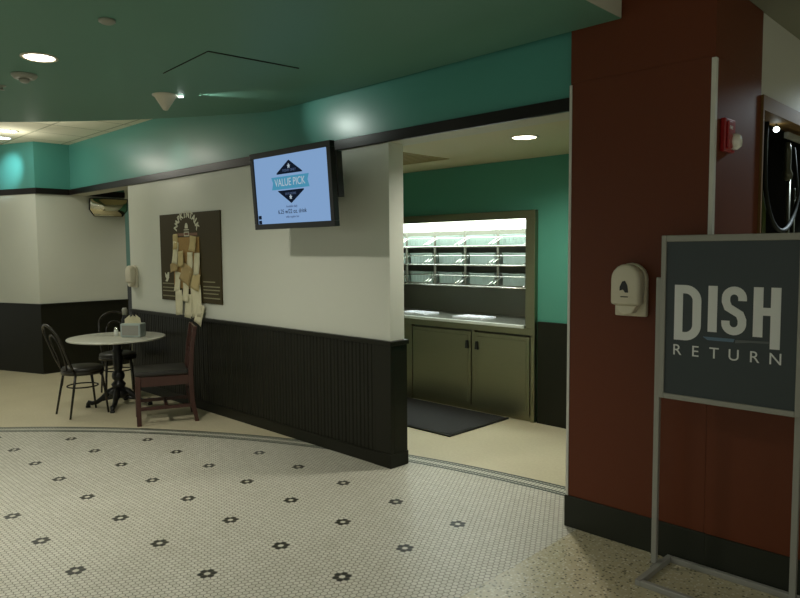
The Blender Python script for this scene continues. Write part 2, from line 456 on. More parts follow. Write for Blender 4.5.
# pillar and half wall
PYF = 3.61
pil = struct(MB().box(-2.13, -1.31, PYF, 4.33, 0, 2.665).box(-2.128, -1.312, PYF + .002, 4.328, 2.665, 2.672).box(-2.13, -1.31, PYF, 4.33, 2.672, 3.66), 'wall_pillar', M_red_lam)
struct(MB().box(-2.14, -1.30, PYF - .012, PYF + .01, 0, .195).box(-1.31, -1.298, PYF, 3.8, 0, .195), 'baseboard', M_rubber, pil, bevel=.003)
struct(MB().box(-2.136, -2.120, PYF - .004, PYF + .02, .195, 2.66), 'corner_guard', M_guard, pil)
struct(MB().box(-1.326, -1.304, PYF - .005, PYF + .024, 1.08, 2.66), 'corner_guard', M_guard, pil)
hw = struct(MB().box(-1.309, 5, PYF + .001, PYF + .15, 0, 1.04), 'wall_half', M_red_lam)
struct(MB().box(-1.30, 5, PYF - .011, PYF + .01, 0, .193), 'baseboard', M_rubber, hw)
struct(MB().box(-1.298, 5, PYF - .02, PYF + .18, 1.04, 1.075), 'cap_rail', M_steeld, hw, bevel=.004)

# kitchen side wall with a window
KX = -1.31
struct(MB().box(KX - .15, KX, 4.33, 8.6, 2.585, 3.05).box(KX - .15, KX, 4.33, 8.6, 0, 1.0).box(KX - .15, KX, 7.0, 8.6, 1.0, 2.585), 'wall_kitchen', M_white)
struct(MB().box(KX - .12, KX + .015, 4.33, 7.0, 2.50, 2.585).box(KX - .12, KX + .015, 4.33, 7.0, 1.0, 1.05).box(KX - .12, KX + .015, 4.33, 4.352, 1.05, 2.5).box(KX - .12, KX + .015, 6.95, 7.0, 1.05, 2.5), 'window_1', M_brown)
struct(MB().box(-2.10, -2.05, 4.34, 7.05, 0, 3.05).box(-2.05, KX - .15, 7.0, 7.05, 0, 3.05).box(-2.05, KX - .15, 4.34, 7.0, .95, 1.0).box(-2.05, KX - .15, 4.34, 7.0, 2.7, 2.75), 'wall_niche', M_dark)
struct(MB().box(-1.0, 5, 8.5, 8.6, 0, 3.05), 'wall_kitchen_back', mat('darkened_back_wall', (62, 56, 38), .4))  # out of view; colour darkened to keep the window's reflections dark

# ------------------------------------------------------------------ things seen through the kitchen window
HX = -1.385
t = thing('hose_rack', 'worn steel pipe with a black hose looped from it, in the kitchen window', 'hose rack', (HX, 5.20, 1.05))
MB().tube([(0, 0, 0), (0, 0, 1.12)], .016).tube([(0, .14, 0), (0, .14, 1.06)], .012).build('pipe', M_pipe, t)
MB().lathe([(0, 1.1), (.03, 1.11), (.034, 1.15), (.022, 1.18), (.022, 1.30), (.016, 1.36), (0, 1.36)], (0, -.03, 0), 16).build('valve', M_pipe, t)
mb = MB(); mb.tube([(.03, .16 * 0 - .23 + .38 * math.cos(a), 1.15 + .39 * math.sin(a) * (1 if a < 0 else .7)) for a in [-PI * i / 20 for i in range(21)]] + [(.03, -.62, 1.3), (.03, -.60, 1.42)], .014, 10); mb.build('hose', M_hose, t)
mb = MB(); mb.tube([(.02, .03, 1.33), (.03, .09, 1.1), (.03, .10, .95)], .01, 8); mb.build('hose', M_hose, t)
MB().box(-.015, .015, -.08, .28, 1.385, 1.425).build('top_bracket', M_plastg, t, bevel=.004)
t = thing('bright_dot', 'tiny bright round dot glowing in the dark kitchen window', 'lamp', (HX, 4.90, 2.465))
MB().lathe([(.0, -.02), (.014, -.013), (.02, 0), (.014, .013), (0, .02)], (0, 0, 0), 16).build('bright_bead', M_spot, t)  # small glowing bead drawn for the bright point in the window
MB().tube([(0, 0, .014), (0, 0, .04)], .006).build('stem', M_pipe, t)
t = thing('squeeze_bottle', 'olive green hanging cloth at the left edge of the kitchen window', 'cloth', (-1.40, 4.62, 1.55))
mb = MB(); mb.prism([(-.0, 0)] + [(.02 * math.sin(i * 1.1), .0 + .07 * i / 9) for i in range(10)] + [(.03, .07), (.03, 0)], 0, .93, 'z'); mb.build('fabric', M_greencloth, t)
t.name = 'hanging_cloth'

# ------------------------------------------------------------------ dish return unit
u = thing('dish_return_station', 'stainless steel dish return window with racks above two cabinet doors', 'dish return', (-4.7, YB, 0))
ux = lambda x: x + 4.7
X0, X1 = ux(-6.26), ux(-3.655)
mb = MB()
fy = -.055
mb.box(X0, X1, fy, .0, 2.0, 2.08)                         # head
mb.box(X0, ux(-6.22), fy, .0, .05, 2.0)
mb.box(ux(-3.765), X1, fy, .0, .93, 2.0)
mb.box(X0, X1, fy, .0, .86, .93)                            # rail over the doors
mb.box(ux(-3.70), X1, fy, .0, .0, .86)
mb.box(ux(-4.43), ux(-4.39), fy, .0, .05, .86)
mb.box(X0, ux(-5.30), fy, .0, .0, .86)
mb.box(X0, X1, fy + .03, .0, .0, .05)
mb.build('frame', M_steel, u, bevel=.004)
MB().box(X0 + .02, X1 - .02, .0, .70, .0, .9).build('cabinet_body', M_steeld, u)
MB().box(X0 + .02, X0 + .05, .0, .70, .9, 2.05).box(ux(-3.765), ux(-3.735), .0, .70, .9, 2.05).box(X0 + .02, X1 - .02, .67, .70, .9, 2.05).box(X0 + .02, X1 - .02, .0, .70, 2.0, 2.05).build('recess_lining', M_steeld, u)
MB().box(X0 + .02, ux(-3.765), fy - .012, .67, .93, .955).build('countertop', M_ctop, u)
MB().box(X0 + .02, ux(-3.765), fy - .03, fy + .02, .926, .957).build('counter_lip', M_lip, u, bevel=.004)
for a, b, hx in ((-5.275, -4.435, -4.475), (-4.385, -3.705, -4.345)):
    d = MB().box(ux(a), ux(b), fy - .012, fy + .01, .06, .845).build('door', M_steel, u, bevel=.006)
    MB().box(ux(a) + .035, ux(b) - .035, fy - .018, fy - .008, .10, .805).build('raised_panel', M_steel, d, bevel=.008)
    MB().prism([(ux(hx) - .012, .75), (ux(hx) + .012, .75), (ux(hx) + .022, .665), (ux(hx) - .022, .665)], fy - .035, fy - .018, 'y').build('handle', M_black, d, bevel=.004)
# lit header
MB().box(X0 + .06, ux(-3.775), .02, .60, 1.925, 1.99).build('light_fitting', M_tube, u, bevel=.01)
# three sloping wire shelves
shelf_z = (1.735, 1.535, 1.31)
rods = (-6.19, -5.725, -5.26, -4.795, -4.34, -3.885)
sy0, sy1 = .07, .31
for z in shelf_z:
    sh = MB().tube([(X0 + .05, sy0, z), (ux(-3.77), sy0, z)], .008).build('shelf_rail', M_chrome, u)
    MB().tube([(X0 + .05, sy1, z + .10), (ux(-3.77), sy1, z + .10)], .005).build('back_rail', M_chrome, sh)
    MB().box(X0 + .05, ux(-3.77), .37, .66, z - .004, z + .002).build('shelf_plate', M_steeld, sh)
    for x_ in rods:
        for o in (0, .05):
            if ux(x_) + o > ux(-3.78): continue
            MB().tube([(ux(x_) + o, sy0, z + .004), (ux(x_) + o, sy1, z + .104)], .0045).build('slide_rod', M_chrome, sh)
for k in range(-1, 5):
    x_ = ux(-5.318 + .457 * (k - 1) + .0)
    if x_ < ux(-3.8): MB().box(x_ - .010, x_ + .010, .36, .38, 1.29, 1.98).build('upright', M_steeld, u)
w, dd, hh = .172, .125, .128
def binmesh(mb):
    t_ = .006
    mb.box(-w, w, -dd, dd, 0, t_)
    mb.box(-w, w, -dd, -dd + t_, t_, hh).box(-w, w, dd - t_, dd, t_, hh)
    mb.box(-w, -w + t_, -dd + t_, dd - t_, t_, hh).box(w - t_, w, -dd + t_, dd - t_, t_, hh)
    for k in range(7): mb.box(-w + .03 + k * .05 - .004, -w + .03 + k * .05 + .004, -dd - .004, -dd, .02, hh - .03)
tb = MB(); binmesh(tb)
tiers = ['top', 'middle', 'bottom']; cols = ['leftmost, mostly hidden', 'second from left', 'middle one of five', 'second from right', 'rightmost']
proto_bin = None
for ti, z in enumerate(shelf_z):
    for ci in range(5):
        loc = (-6.010 + .457 * ci, YB + .515, z + .0025)
        lab = f'clear plastic rack bin on the {tiers[ti]} shelf of the dish return, {cols[ci]}'
        if proto_bin is None:
            r = thing('rack_bin', lab, 'bin', loc, 0, 'rack bins in the dish return')
            tb.build('bin_body', M_bin, r)
            MB().box(-w - .006, w + .006, -dd - .008, -dd + .004, hh - .012, hh).box(-w - .006, w + .006, dd - .004, dd + .008, hh - .012, hh).box(-w - .006, -w + .004, -dd, dd, hh - .012, hh).box(w - .004, w + .006, -dd, dd, hh - .012, hh).build('rim', M_bin, r)
            proto_bin = r
        else:
            r = proto_bin.copy(); COL.objects.link(r); r.location = loc; r['label'] = lab
            for ch in list(proto_bin.children):
                c = ch.copy(); COL.objects.link(c); c.parent = r
M_tray = mat('white_tray', (248, 251, 255), .15)
def tray(x, y, lab, L=.20, W=.13):
    mb = MB()
    o = [(-L, -W), (L, -W), (L, W), (-L, W)]
    mb.box(-L + .02, L - .02, -W + .02, W - .02, 0, .006)
    mb.box(-L, L, -W, -W + .02, .0, .022).box(-L, L, W - .02, W, .0, .022).box(-L, -L + .02, -W + .02, W - .02, .0, .022).box(L - .02, L, -W + .02, W - .02, .0, .022)
    o = mb.build('tray', M_tray, None, bevel=.006, loc=(x, y, .955))
    tag(o, lab, 'tray', 'white trays on the steel counter')
tray(-4.60, YB + .20, 'white tray on the steel counter, the one in the middle of the opening')
tray(-5.42, YB + .20, 'white tray on the steel counter, the one cut off by the white wall')

# floor mat
o = MB().box(-5.9, -3.93, 4.62, 5.54, .0, .012).build('floor_mat', M_mat, None, bevel=.004)
tag(o, 'dark grey ribbed floor mat in front of the steel dish return', 'mat')
MB().box(-5.9, -3.93, 4.62, 4.65, .012, .015).box(-3.96, -3.93, 4.65, 5.54, .012, .015).build('edge', M_black, o)
# ceiling vent in dish room
t = thing('ceiling_vent', 'tan ceiling vent panel inside the dish room doorway', 'vent', (-4.75, 4.40, 2.58))
MB().box(-.45, .45, 0, .66, -.006, 0).build('frame', mat('tan_vent', (150, 132, 78), .7), t)
mb = MB()
for k in range(9): mb.box(-.42, .42, .03 + k * .07, .05 + k * .07, -.010, -.006)
mb.build('slat', mat('tan_vent_slat', (140, 124, 74), .7), t)

# ------------------------------------------------------------------ downlights & ceiling fittings
def spot(loc, power, col, size=1.9, blend=.6, rad=.07, aim=None):
    L = bpy.data.lights.new('lamp_or_fill', 'SPOT'); L.energy = power; L.color = col; L.spot_size = size; L.spot_blend = blend; L.shadow_soft_size = rad
    o = bpy.data.objects.new('lamp_or_fill', L); COL.objects.link(o); o.location = loc
    if aim:
        o.rotation_euler = (Vector(aim) - Vector(loc)).to_track_quat('-Z', 'Y').to_euler()
    return o
WARM = (1.0, .96, .86); COOL = (.62, .86, 1.0)
def downlight(x, y, z, lab, power, r=.095, m=M_lamp, col=WARM, light=True, size=2.8, aim=None):
    t = thing('downlight', lab, 'ceiling light', (x, y, z), 0, 'recessed ceiling downlights')
    MB().lathe([(r + .018, 0), (r + .018, -.006), (r + .004, -.009), (r - .004, -.002), (r - .004, 0)], (0, 0, 0), 32).build('trim_ring', M_plast, t)
    MB().lathe([(r - .005, -.004), (r * .6, -.010), (0, -.013)], (0, 0, 0), 32).build('lens', m, t)
    if light: spot((x, y, z - .03), power, col, size, .7, .08, aim)
P0 = 88
downlight(-4.82, 1.57, 2.97, 'round lit downlight in the green ceiling, upper left of the photo', P0 * 1.9)
downlight(-9.535, 2.70, 3.23, 'nearer lit downlight in the cream tiled ceiling at far left', 40, m=M_lampcool, col=COOL, r=.1, light=False)
downlight(-10.15, 2.80, 3.23, 'farther lit downlight in the cream tiled ceiling against the left wall', 20, m=M_lampcool, col=COOL, r=.1, light=False)
downlight(-3.08, 4.53, 2.58, 'round lit downlight inside the dish room doorway', 120, col=(1, .96, .86))
EX = [(-2.9, 1.3), (-2.9, -.8), (-4.9, -.8), (-6.9, -.8), (-2.9, -2.9), (-4.9, -2.9), (-6.9, 1.0)]
for (x, y) in EX:
    L = spot((x, y, 2.93), P0 * (.6 if x < -6 else .33), WARM, 2.3, .7, .08)
for (x, y) in [(.2, -1.5), (2.5, .5), (2.4, -2.5)]:
    spot((x, y, 3.6), P0 * 1.05, (.92, .97, 1), 2.4, .8, .1)
for (x, y) in ((-9.535, 2.70), (-10.0, 2.2), (-8.3, 2.6)):  # unseen point lights without fixtures, added to brighten the tiled ceiling
    L = bpy.data.lights.new('lamp_or_fill', 'POINT'); L.energy = 7; L.color = (1, .97, .84); L.shadow_soft_size = .08
    o = bpy.data.objects.new('lamp_or_fill', L); COL.objects.link(o); o.location = (x, y, 2.98)
# wall washers above the slab edge and at the left wall
spot((-7.0, 3.18, 3.2), 9, WARM, 1.3, 1, .05, (-7.0, 3.66, 2.3))
spot((-10.05, 2.62, 3.19), 60, COOL, .75, 1, .04, (-10.62, 3.02, 2.86))
spot((-9.2, 2.6, 3.2), 50, WARM, 2.2, .8, .08)
spot((-9.3, 5.0, 2.7), 22, WARM, 2.4, .8, .08)
spot((-1.0, 6.2, 3.0), 330, (.78, .93, 1), 2.8, .8, .1)

t = thing('smoke_detector', 'small flat round white detector on the green ceiling near the top edge', 'smoke detector', (-3.807, 1.594, 2.972))
MB().lathe([(.045, 0), (.045, -.012), (.03, -.022), (0, -.024)], (0, 0, 0), 28).build('housing', M_plastg, t)
t = thing('smoke_detector', 'greenish round smoke detector with a dark centre, below the lit downlight', 'smoke detector', (-5.36, 1.64, 2.972))
MB().lathe([(.085, 0), (.085, -.012), (.07, -.03), (.04, -.034), (.04, -.03), (.0, -.03)], (0, 0, 0), 32).build('housing', M_plastg, t)
MB().lathe([(.032, -.03), (.032, -.05), (.02, -.06), (0, -.062)], (0, 0, 0), 20).build('sensor', M_plastg, t)
t = thing('sprinkler_head', 'tiny grey sprinkler head at the left edge of the green ceiling', 'sprinkler', (-5.83, 1.62, 2.974))
MB().lathe([(.035, 0), (.033, -.008), (.012, -.012), (.01, -.03), (.025, -.034), (0, -.036)], (0, 0, 0), 20).build('sprinkler_cap', M_plastg, t)
t = thing('accent_light', 'white cone shaped ceiling fitting with a small glowing tip', 'accent light', (-5.27, 2.655, 2.974))
MB().lathe([(.10, 0), (.10, -.012), (.085, -.02), (.05, -.075), (.018, -.125), (0, -.13)], (0, 0, 0), 28).build('cone', M_plast, t)
MB().tube([(.075, .075, -.020), (.10, .105, -.018)], .007).build('led', M_spot, t)
spot((-5.11, 2.82, 2.93), 16, (.9, 1, .92), .9, 1, .03, (-4.3, 3.66, 2.86))
spot((-5.13, 2.80, 2.945), .25, (.8, 1, .95), .6, .9, .01, (-4.3, 3.5, 2.96))
t = thing('access_panel', 'square access hatch outlined in the green ceiling above the television', 'access panel', (-4.25, 2.62, 2.97))
mb = MB()
P4 = [(-4.64, 2.33), (-3.945, 2.285), (-3.872, 2.94), (-4.58, 2.99)]
P4 = [(a + 4.25, b - 2.62) for a, b in P4]
mb.prism(P4, -.002, .001, 'z'); mb.build('panel', M_slab, t)
mb = MB()
for k, wd in ((0, .003), (1, .009)):
    a, b = Vector(P4[k]), Vector(P4[(k + 1) % 4]); d = (b - a).normalized(); n = Vector((-d.y, d.x)) * wd
    mb.prism([a - n, b - n, b, a], -.006, .001, 'z')
mb.build('shadow_line', M_rubber, t)  # dark strip along two edges stands in for the ajar panel's shadow

# ------------------------------------------------------------------ convex mirror
t = thing('convex_mirror', 'dark rimmed convex mirror hung high in the left passage', 'mirror', (-10.14, 4.16, 2.36))
t.rotation_euler = (0, .25, math.radians(-8))
oc = [(-.27, .14), (-.27, -.03), (-.20, -.13), (.20, -.13), (.27, -.03), (.27, .14)]
mb = MB(); mb.prism(oc, 0, .03, 'x'); mb.build('rim', M_black, t, bevel=.006)
mb = MB()
n = 10
grid = []
for i in range(n + 1):
    f = i / n
    sc = .94 * (1 - f * f * 0 - f)
    grid.append([mb.bm.verts.new((.031 + .09 * (1 - (1 - f) ** 2), a * .94 * (1 - f) , .003 + (b - .003) * .94 * (1 - f))) for a, b in oc])
for A, B in zip(grid[:-1], grid[1:-1]):
    for k in range(6): mb.bm.faces.new((A[k], A[(k + 1) % 6], B[(k + 1) % 6], B[k])).smooth = True
mb.bm.faces.new(grid[-2])
for v in [v for v in grid[-1]]: mb.bm.verts.remove(v)
mb.build('mirror_glass', M_mirror, t)

# ------------------------------------------------------------------ television
t = thing('wall_television', 'flat wall television showing a blue value pick slide', 'television', (-4.425, 3.25, 2.197))
t.rotation_euler = (math.radians(4), 0, math.radians(0))
W_, H_ = .528, .316
MB().box(-W_, W_, .0, .05, -H_, -H_ + .045).box(-W_, W_, .0, .05, H_ - .045, H_).box(-W_, -W_ + .045, .0, .05, -H_ + .045, H_ - .045).box(W_ - .045, W_, .0, .05, -H_ + .045, H_ - .045).box(-W_ + .04, W_ - .04, .02, .05, -H_ + .04, H_ - .04).build('bezel', M_black, t, bevel=.004)
MB().box(-.40, .40, .05, .11, -.2, .2).box(.40, .535, .05, .11, -.10, .24).build('back_housing', M_black, t, bevel=.006)
MB().box(-.12, .12, .11, .135, -.12, .12).box(-.03, .03, .135, .38, -.03, .03).box(-.12, .12, .36, .392, -.12, .12).build('wall_bracket', M_black, t)
sc_ = MB().box(-W_ + .045, W_ - .045, .012, .02, -H_ + .045, H_ - .045).build('screen', M_screen, t)
cx0, cz0 = .0, .055
mb = MB()
mb.prism([(cx0, cz0 + .17), (cx0 + .16, cz0 + .075), (cx0 + .17, cz0 + .065), (cx0 - .17, cz0 + .065), (cx0 - .17, cz0 + .075)], .009, .012)
mb.build('emblem_top', M_sdark, sc_); mb = MB()
mb.prism([(cx0, cz0 - .17), (cx0 - .16, cz0 - .075), (cx0 - .17, cz0 - .065), (cx0 + .17, cz0 - .065), (cx0 + .17, cz0 - .075)], .009, .012)
mb.build('emblem_bottom', M_sdark, sc_)
for z_ in (-.23, -.27): MB().box(-W_ + .055, -W_ + .095, .009, .012, z_, z_ + .03).build('corner_mark', M_sdark, sc_)
MB().prism([(cx0 - .245, cz0 + .045), (cx0 + .245, cz0 + .045), (cx0 + .225, cz0), (cx0 + .245, cz0 - .055), (cx0 - .245, cz0 - .055), (cx0 - .225, cz0)], .007, .012).build('ribbon', M_sblue, sc_)
mb = MB(); add_text(mb, 'VALUE PICK', .085, cx0, .006, cz0 - .004, xs=.88, extrude=.0005)
mb.build('slide_heading', M_swhite, sc_)
for s_ in (1, -1):
    mb = MB(); mb.prism([(cx0 + (.020 if k % 2 == 0 else .009) * math.sin(k * PI / 5), cz0 + s_ * .122 + (.020 if k % 2 == 0 else .009) * math.cos(k * PI / 5)) for k in range(10)], .005, .009); mb.build('star', M_swhite, sc_)
mb = MB(); add_text(mb, 'TODAY ONLY', .028, cx0, .008, cz0 + .09, extrude=.0005); mb.build('emblem_lettering', M_sgrey, sc_); mb = MB(); add_text(mb, 'SAVE MORE', .028, cx0, .008, cz0 - .095, extrude=.0005)
mb.build('emblem_lettering', M_sgrey, sc_)
mb = MB(); add_text(mb, '6.25 w/22 oz. drink', .048, cx0, .010, -.180, extrude=.0005)
mb.build('price_line', M_sdark, sc_)
mb = MB(); add_text(mb, 'Available daily', .026, cx0, .010, -.140, extrude=.0005); mb.build('small_print', M_sgrey, sc_); mb = MB(); add_text(mb, 'while supplies last', .024, cx0, .010, -.222, extrude=.0005)
mb.build('small_print', M_sgrey, sc_)

# ------------------------------------------------------------------ napkin notes poster
PX0, PX1, PZ0, PZ1 = -7.45, -6.14, 1.157, 2.122
yp = WY - .018
t = thing('notice_board', 'dark brown napkin notice board hung on the white wall', 'notice board', (-6.80, yp, PZ0))
px_ = lambda x: x + 6.80
pz_ = lambda z: z - PZ0
MB().box(px_(PX0), px_(PX1), 0, .018, 0, PZ1 - PZ0).build('board', M_poster, t, bevel=.002)
MB().box(px_(-7.13), px_(-6.56), -.006, 0, pz_(1.30), pz_(1.86)).build('cork_panel', M_cork, t)
mb = MB()
word = 'NAPKINTALK'
ccx, ccz, rr = px_(-6.83), pz_(1.97), .205
for i, ch in enumerate(word):
    a = math.radians(78 - 156 * i / (len(word) - 1))
    add_text(mb, ch, .098, ccx - rr * math.sin(a) * 1.15, -.001, ccz + rr * math.cos(a) * .80 - .03, ang=a * .8, extrude=.0008, bold=.004)
mb.build('heading', M_ink, t); mb = MB()
mb.box(ccx - .055, ccx + .055, -.002, 0, ccz - .035, ccz - .025)
mb.prism([(ccx + .035 * math.cos(k * PI / 8), ccz - .015 + .06 * math.sin(k * PI / 8)) for k in range(9)], -.002, 0)
mb.box(ccx - .055, ccx - .045, -.002, 0, ccz - .09, ccz - .05).box(ccx + .045, ccx + .055, -.002, 0, ccz - .09, ccz - .05).box(ccx - .055, ccx + .055, -.002, 0, ccz - .10, ccz - .088).box(ccx - .055, ccx + .055, -.002, 0, ccz - .06, ccz - .05)
mb.build('tray_icon', M_ink, t)
mb = MB(); mb.box(px_(-7.08), px_(-6.60), -.0015, 0, pz_(1.875), pz_(1.905)); mb.build('heading_strip', M_inkr, t)
mb = MB()
for z_, a_, b_ in ((1.345, -7.42, -7.15), (1.30, -7.42, -7.13), (1.262, -7.42, -7.15), (1.205, -7.42, -7.13), (1.385, -6.50, -6.26), (1.335, -6.50, -6.17), (1.30, -6.50, -6.17), (1.262, -6.50, -6.2), (1.215, -6.50, -6.17)):
    mb.box(px_(a_), px_(b_), -.0015, 0, pz_(z_) - .006, pz_(z_) + .006)
    if z_ == 1.205: mb.build('printed_lines', M_inkd, t); mb = MB()
mb.build('printed_lines', M_inkd, t)
bx, bz = px_(-7.30), pz_(1.42)
MB().prism([(bx - .05, bz + .05), (bx - .01, bz + .015), (bx + .01, bz + .05), (bx + .045, bz + .055), (bx + .04, bz - .01), (bx, bz - .055), (bx - .05, bz - .05), (bx - .02, bz - .025), (bx - .045, bz)], -.002, 0).build('bird_logo', M_ink, t)
# pinned napkins: each one a thing
nap = [(-7.07, 1.80, .10, .17, 3, 1, 'top left, tan'), (-7.06, 1.68, .11, .24, -4, 2, 'upper left, long and cream'), (-6.66, 1.78, .13, .16, -2, 1, 'top right, tan'),
       (-6.93, 1.62, .13, .17, 6, 1, 'upper middle, tan, curling'), (-6.76, 1.58, .13, .22, -3, 2, 'centre, cream'), (-6.61, 1.56, .12, .24, -6, 2, 'right of centre, cream'),
       (-7.10, 1.52, .17, .10, 8, 0, 'brown, poking out at the left'), (-6.82, 1.45, .22, .20, -20, 0, 'large brown one in the middle'), (-7.03, 1.36, .12, .22, -1, 2, 'lower left, narrow and cream'),
       (-6.85, 1.25, .13, .20, -3, 2, 'lower middle, cream'), (-6.64, 1.38, .20, .18, -15, 1, 'lower right, tan and folded'), (-7.0, 1.13, .16, .27, 2, 2, 'hanging below the board edge at left'),
       (-6.80, 1.10, .16, .26, -8, 2, 'hanging below the board edge in the middle'), (-6.62, 1.16, .20, .34, 8, 2, 'large, crumpled, over the lower right edge'), (-6.55, 1.03, .14, .22, -16, 2, 'lowest, slanting down at the right')]
for i, (x, z, w_, h_, ang, mi, desc) in enumerate(nap):
    mb = MB(); n = 6
    A = []
    yb_ = -.010 - .004 * (i % 4) - (.004 if i > 10 else 0)
    for a in range(4):
        row = []
        for b in range(n + 1):
            f = b / n
            row.append(mb.bm.verts.new(((a / 3 - .5) * w_ * (1 + .06 * math.sin(b + i)), yb_ - .012 * f * f * (1 + .5 * math.sin(i)) - .004 * math.sin(a * 1.7 + i), (.5 - f) * h_ + .006 * math.sin(a + i))))
        A.append(row)
    for a in range(3):
        for b in range(n): mb.bm.faces.new((A[a][b], A[a + 1][b], A[a + 1][b + 1], A[a][b + 1])).smooth = True
    o = mb.build('napkin_note', (M_kraftd, M_kraft, M_napkin)[mi], None, loc=(x, yp, z + .01))
    o.rotation_euler = (0, math.radians(-ang), 0)
    sd = o.modifiers.new('thickness', 'SOLIDIFY'); sd.thickness = .0015
    tag(o, 'paper napkin note pinned on the brown board, ' + desc, 'napkin note', 'napkin notes pinned to the board')

# ------------------------------------------------------------------ soap dispensers
def dispenser(loc, lab, sc=1, logo=True, rz=0):
    t = thing('soap_dispenser', lab, 'soap dispenser', loc, rz, 'wall soap dispensers')
    def outline(w, z0, z1, k=10):
        r_ = w
        return [(-w, z0)] + [(-w + .0, z1 - w)] + [(w * -math.cos(a), z1 - w + w * math.sin(a)) for a in [PI * i / k for i in range(1, k)]] + [(w, z1 - w), (w, z0)]
    MB().prism(outline(.085 * sc, -.135 * sc, .14 * sc), -.03 * sc, 0).build('back_plate', M_plast, t, bevel=.008 * sc)
    MB().prism(outline(.078 * sc, -.075 * sc, .135 * sc), -.10 * sc, -.028 * sc).build('cover', M_plast, t, bevel=.018 * sc, smooth=True)
    mb = MB(); mb.prism([(-.055 * sc, -.075 * sc), (-.045 * sc, -.11 * sc), (-.01 * sc, -.128 * sc), (.035 * sc, -.115 * sc), (.06 * sc, -.075 * sc)], -.085 * sc, -.03 * sc)
    mb.build('push_lever', M_plast, t, bevel=.008 * sc)
    if logo:
        MB().prism([(-.026, -.0), (-.026, .02), (-.012, .05), (.004, .055), (.018, .03), (.024, -.01), (.006, -.01), (-.006, .006)], -.110, -.106).build('level_window', M_black, t)
        MB().box(-.02, .022, -.110, -.106, -.036, -.031).build('brand_line', M_rubber, t)
    return t
dispenser((-1.725, PYF, 1.470), 'ivory soap dispenser with a black window on the red-brown pillar', logo=True, sc=1.08)
dispenser((-8.17, WY, 1.405), 'white soap dispenser on the wall edge beside the round table', sc=1.0, logo=False)

# ------------------------------------------------------------------ fire strobe
t = thing('fire_alarm_strobe', 'red fire alarm with white strobe on the pillar return', 'fire alarm', (-1.31, 3.77, 2.285))
MB().box(0, .028, -.075, .07, -.085, .085).build('housing', M_red, t, bevel=.006)
MB().box(.028, .040, -.06, .0, -.07, .07).build('horn_cover', M_red, t, bevel=.01)
MB().lathe([(.045, 0), (.043, .025), (.03, .042), (0, .048)], (.026, .03, -.03), 20, axis='x').build('strobe_lens', M_lens, t)
mb = MB(); me = text_bm('FIRE', .026, Matrix.Rotation(PI / 2, 3, 'Z') @ RX, Vector((.0415, -.03, .035)), extrude=.0005)
mb.bm.from_mesh(me); bpy.data.meshes.remove(me)
for v in mb.bm.verts: pass
mb.build('fire_lettering', M_letter, t)

# ------------------------------------------------------------------ dish return sign on stand
SX0, SX1, SZ0, SZ1, SY = -1.489, -.832, .925, 1.766, 3.44
t = thing('sign_stand', 'grey metal floor sign stand reading DISH RETURN in front of the pillar', 'sign', (-1.17, SY, 0))
sx = lambda x: x + 1.17
mb = MB(); fw = .025
mb.box(sx(SX0), sx(SX0) + fw, -.014, .014, SZ0, SZ1).box(sx(SX1) - fw, sx(SX1), -.014, .014, SZ0, SZ1)
mb.box(sx(SX0) + fw, sx(SX1) - fw, -.014, .014, SZ0, SZ0 + fw * 1.1).box(sx(SX0) + fw, sx(SX1) - fw, -.014, .014, SZ1 - fw * 1.3, SZ1)
mb.build('frame', M_alum, t, bevel=.004)
pn = MB().box(sx(SX0) + fw - .004, sx(SX1) - fw + .004, -.004, .008, SZ0 + fw, SZ1 - fw).build('sign_panel', M_panel, t)
MB().box(sx(-1.518), sx(-1.490), -.002, .024, .02, 1.55).build('pole', M_alum, t, bevel=.003)
MB().box(sx(-.862), sx(-.834), .015, .041, .02, 1.55).build('pole', M_alum, t, bevel=.003)
mb = MB()
b0, b1 = -.25, .145
bl, br = sx(-1.490), sx(-.832)
mb.box(bl, bl + .03, b0, b1, 0, .03).box(br - .03, br, b0, b1, 0, .03).box(bl + .03, br - .03, b0, b0 + .03, 0, .03).box(bl + .03, br - .03, b1 - .03, b1, 0, .03)
mb.box(bl - .012, bl, -.05, .07, 0, .03)
mb.build('base', M_alum, t, bevel=.004)
# lettering
y0, y1 = -.0065, -.004
mb = MB()
st = .042
def S_(x): return sx(x)
# D
dx0, dx1, dz0, dz1 = S_(-1.418), S_(-1.285), 1.235, 1.515
cr = .058
D = [(dx0 + st / 2, dz0 + st / 2), (dx0 + st / 2, dz1 - st / 2)]
D += [(dx1 - st / 2 - cr + cr * math.sin(a), dz1 - st / 2 - cr + cr * math.cos(a)) for a in [PI / 2 * i / 8 for i in range(9)]]
D += [(dx1 - st / 2 - cr + cr * math.cos(a), dz0 + st / 2 + cr - cr * math.sin(a)) for a in [PI / 2 * i / 8 for i in range(9)]]
mb.stroke(D, st, y0, y1, closed=True)
# I
mb.box(S_(-1.252), S_(-1.209), y0, y1, 1.288, 1.515)
# S
s0, s1, z0_, z1_ = S_(-1.188), S_(-1.075), 1.280, 1.515
w2 = .038; rS = (s1 - s0 - w2) / 2; cxS = (s0 + s1) / 2
zt, zb = z1_ - w2 / 2 - rS, z0_ + w2 / 2 + rS
SP = [(cxS + rS, zt - .012)] + [(cxS + rS * math.cos(a), zt + rS * math.sin(a)) for a in [PI * i / 12 for i in range(13)]]
SP += [(cxS - rS, zt - .018), (cxS - rS * .72, zt - .045), (cxS + rS * .72, zb + .045), (cxS + rS, zb + .018)]
SP += [(cxS + rS * math.cos(a), zb + rS * math.sin(a)) for a in [-PI * i / 12 for i in range(13)]] + [(cxS - rS, zb + .012)]
mb.stroke(SP, w2, y0, y1)
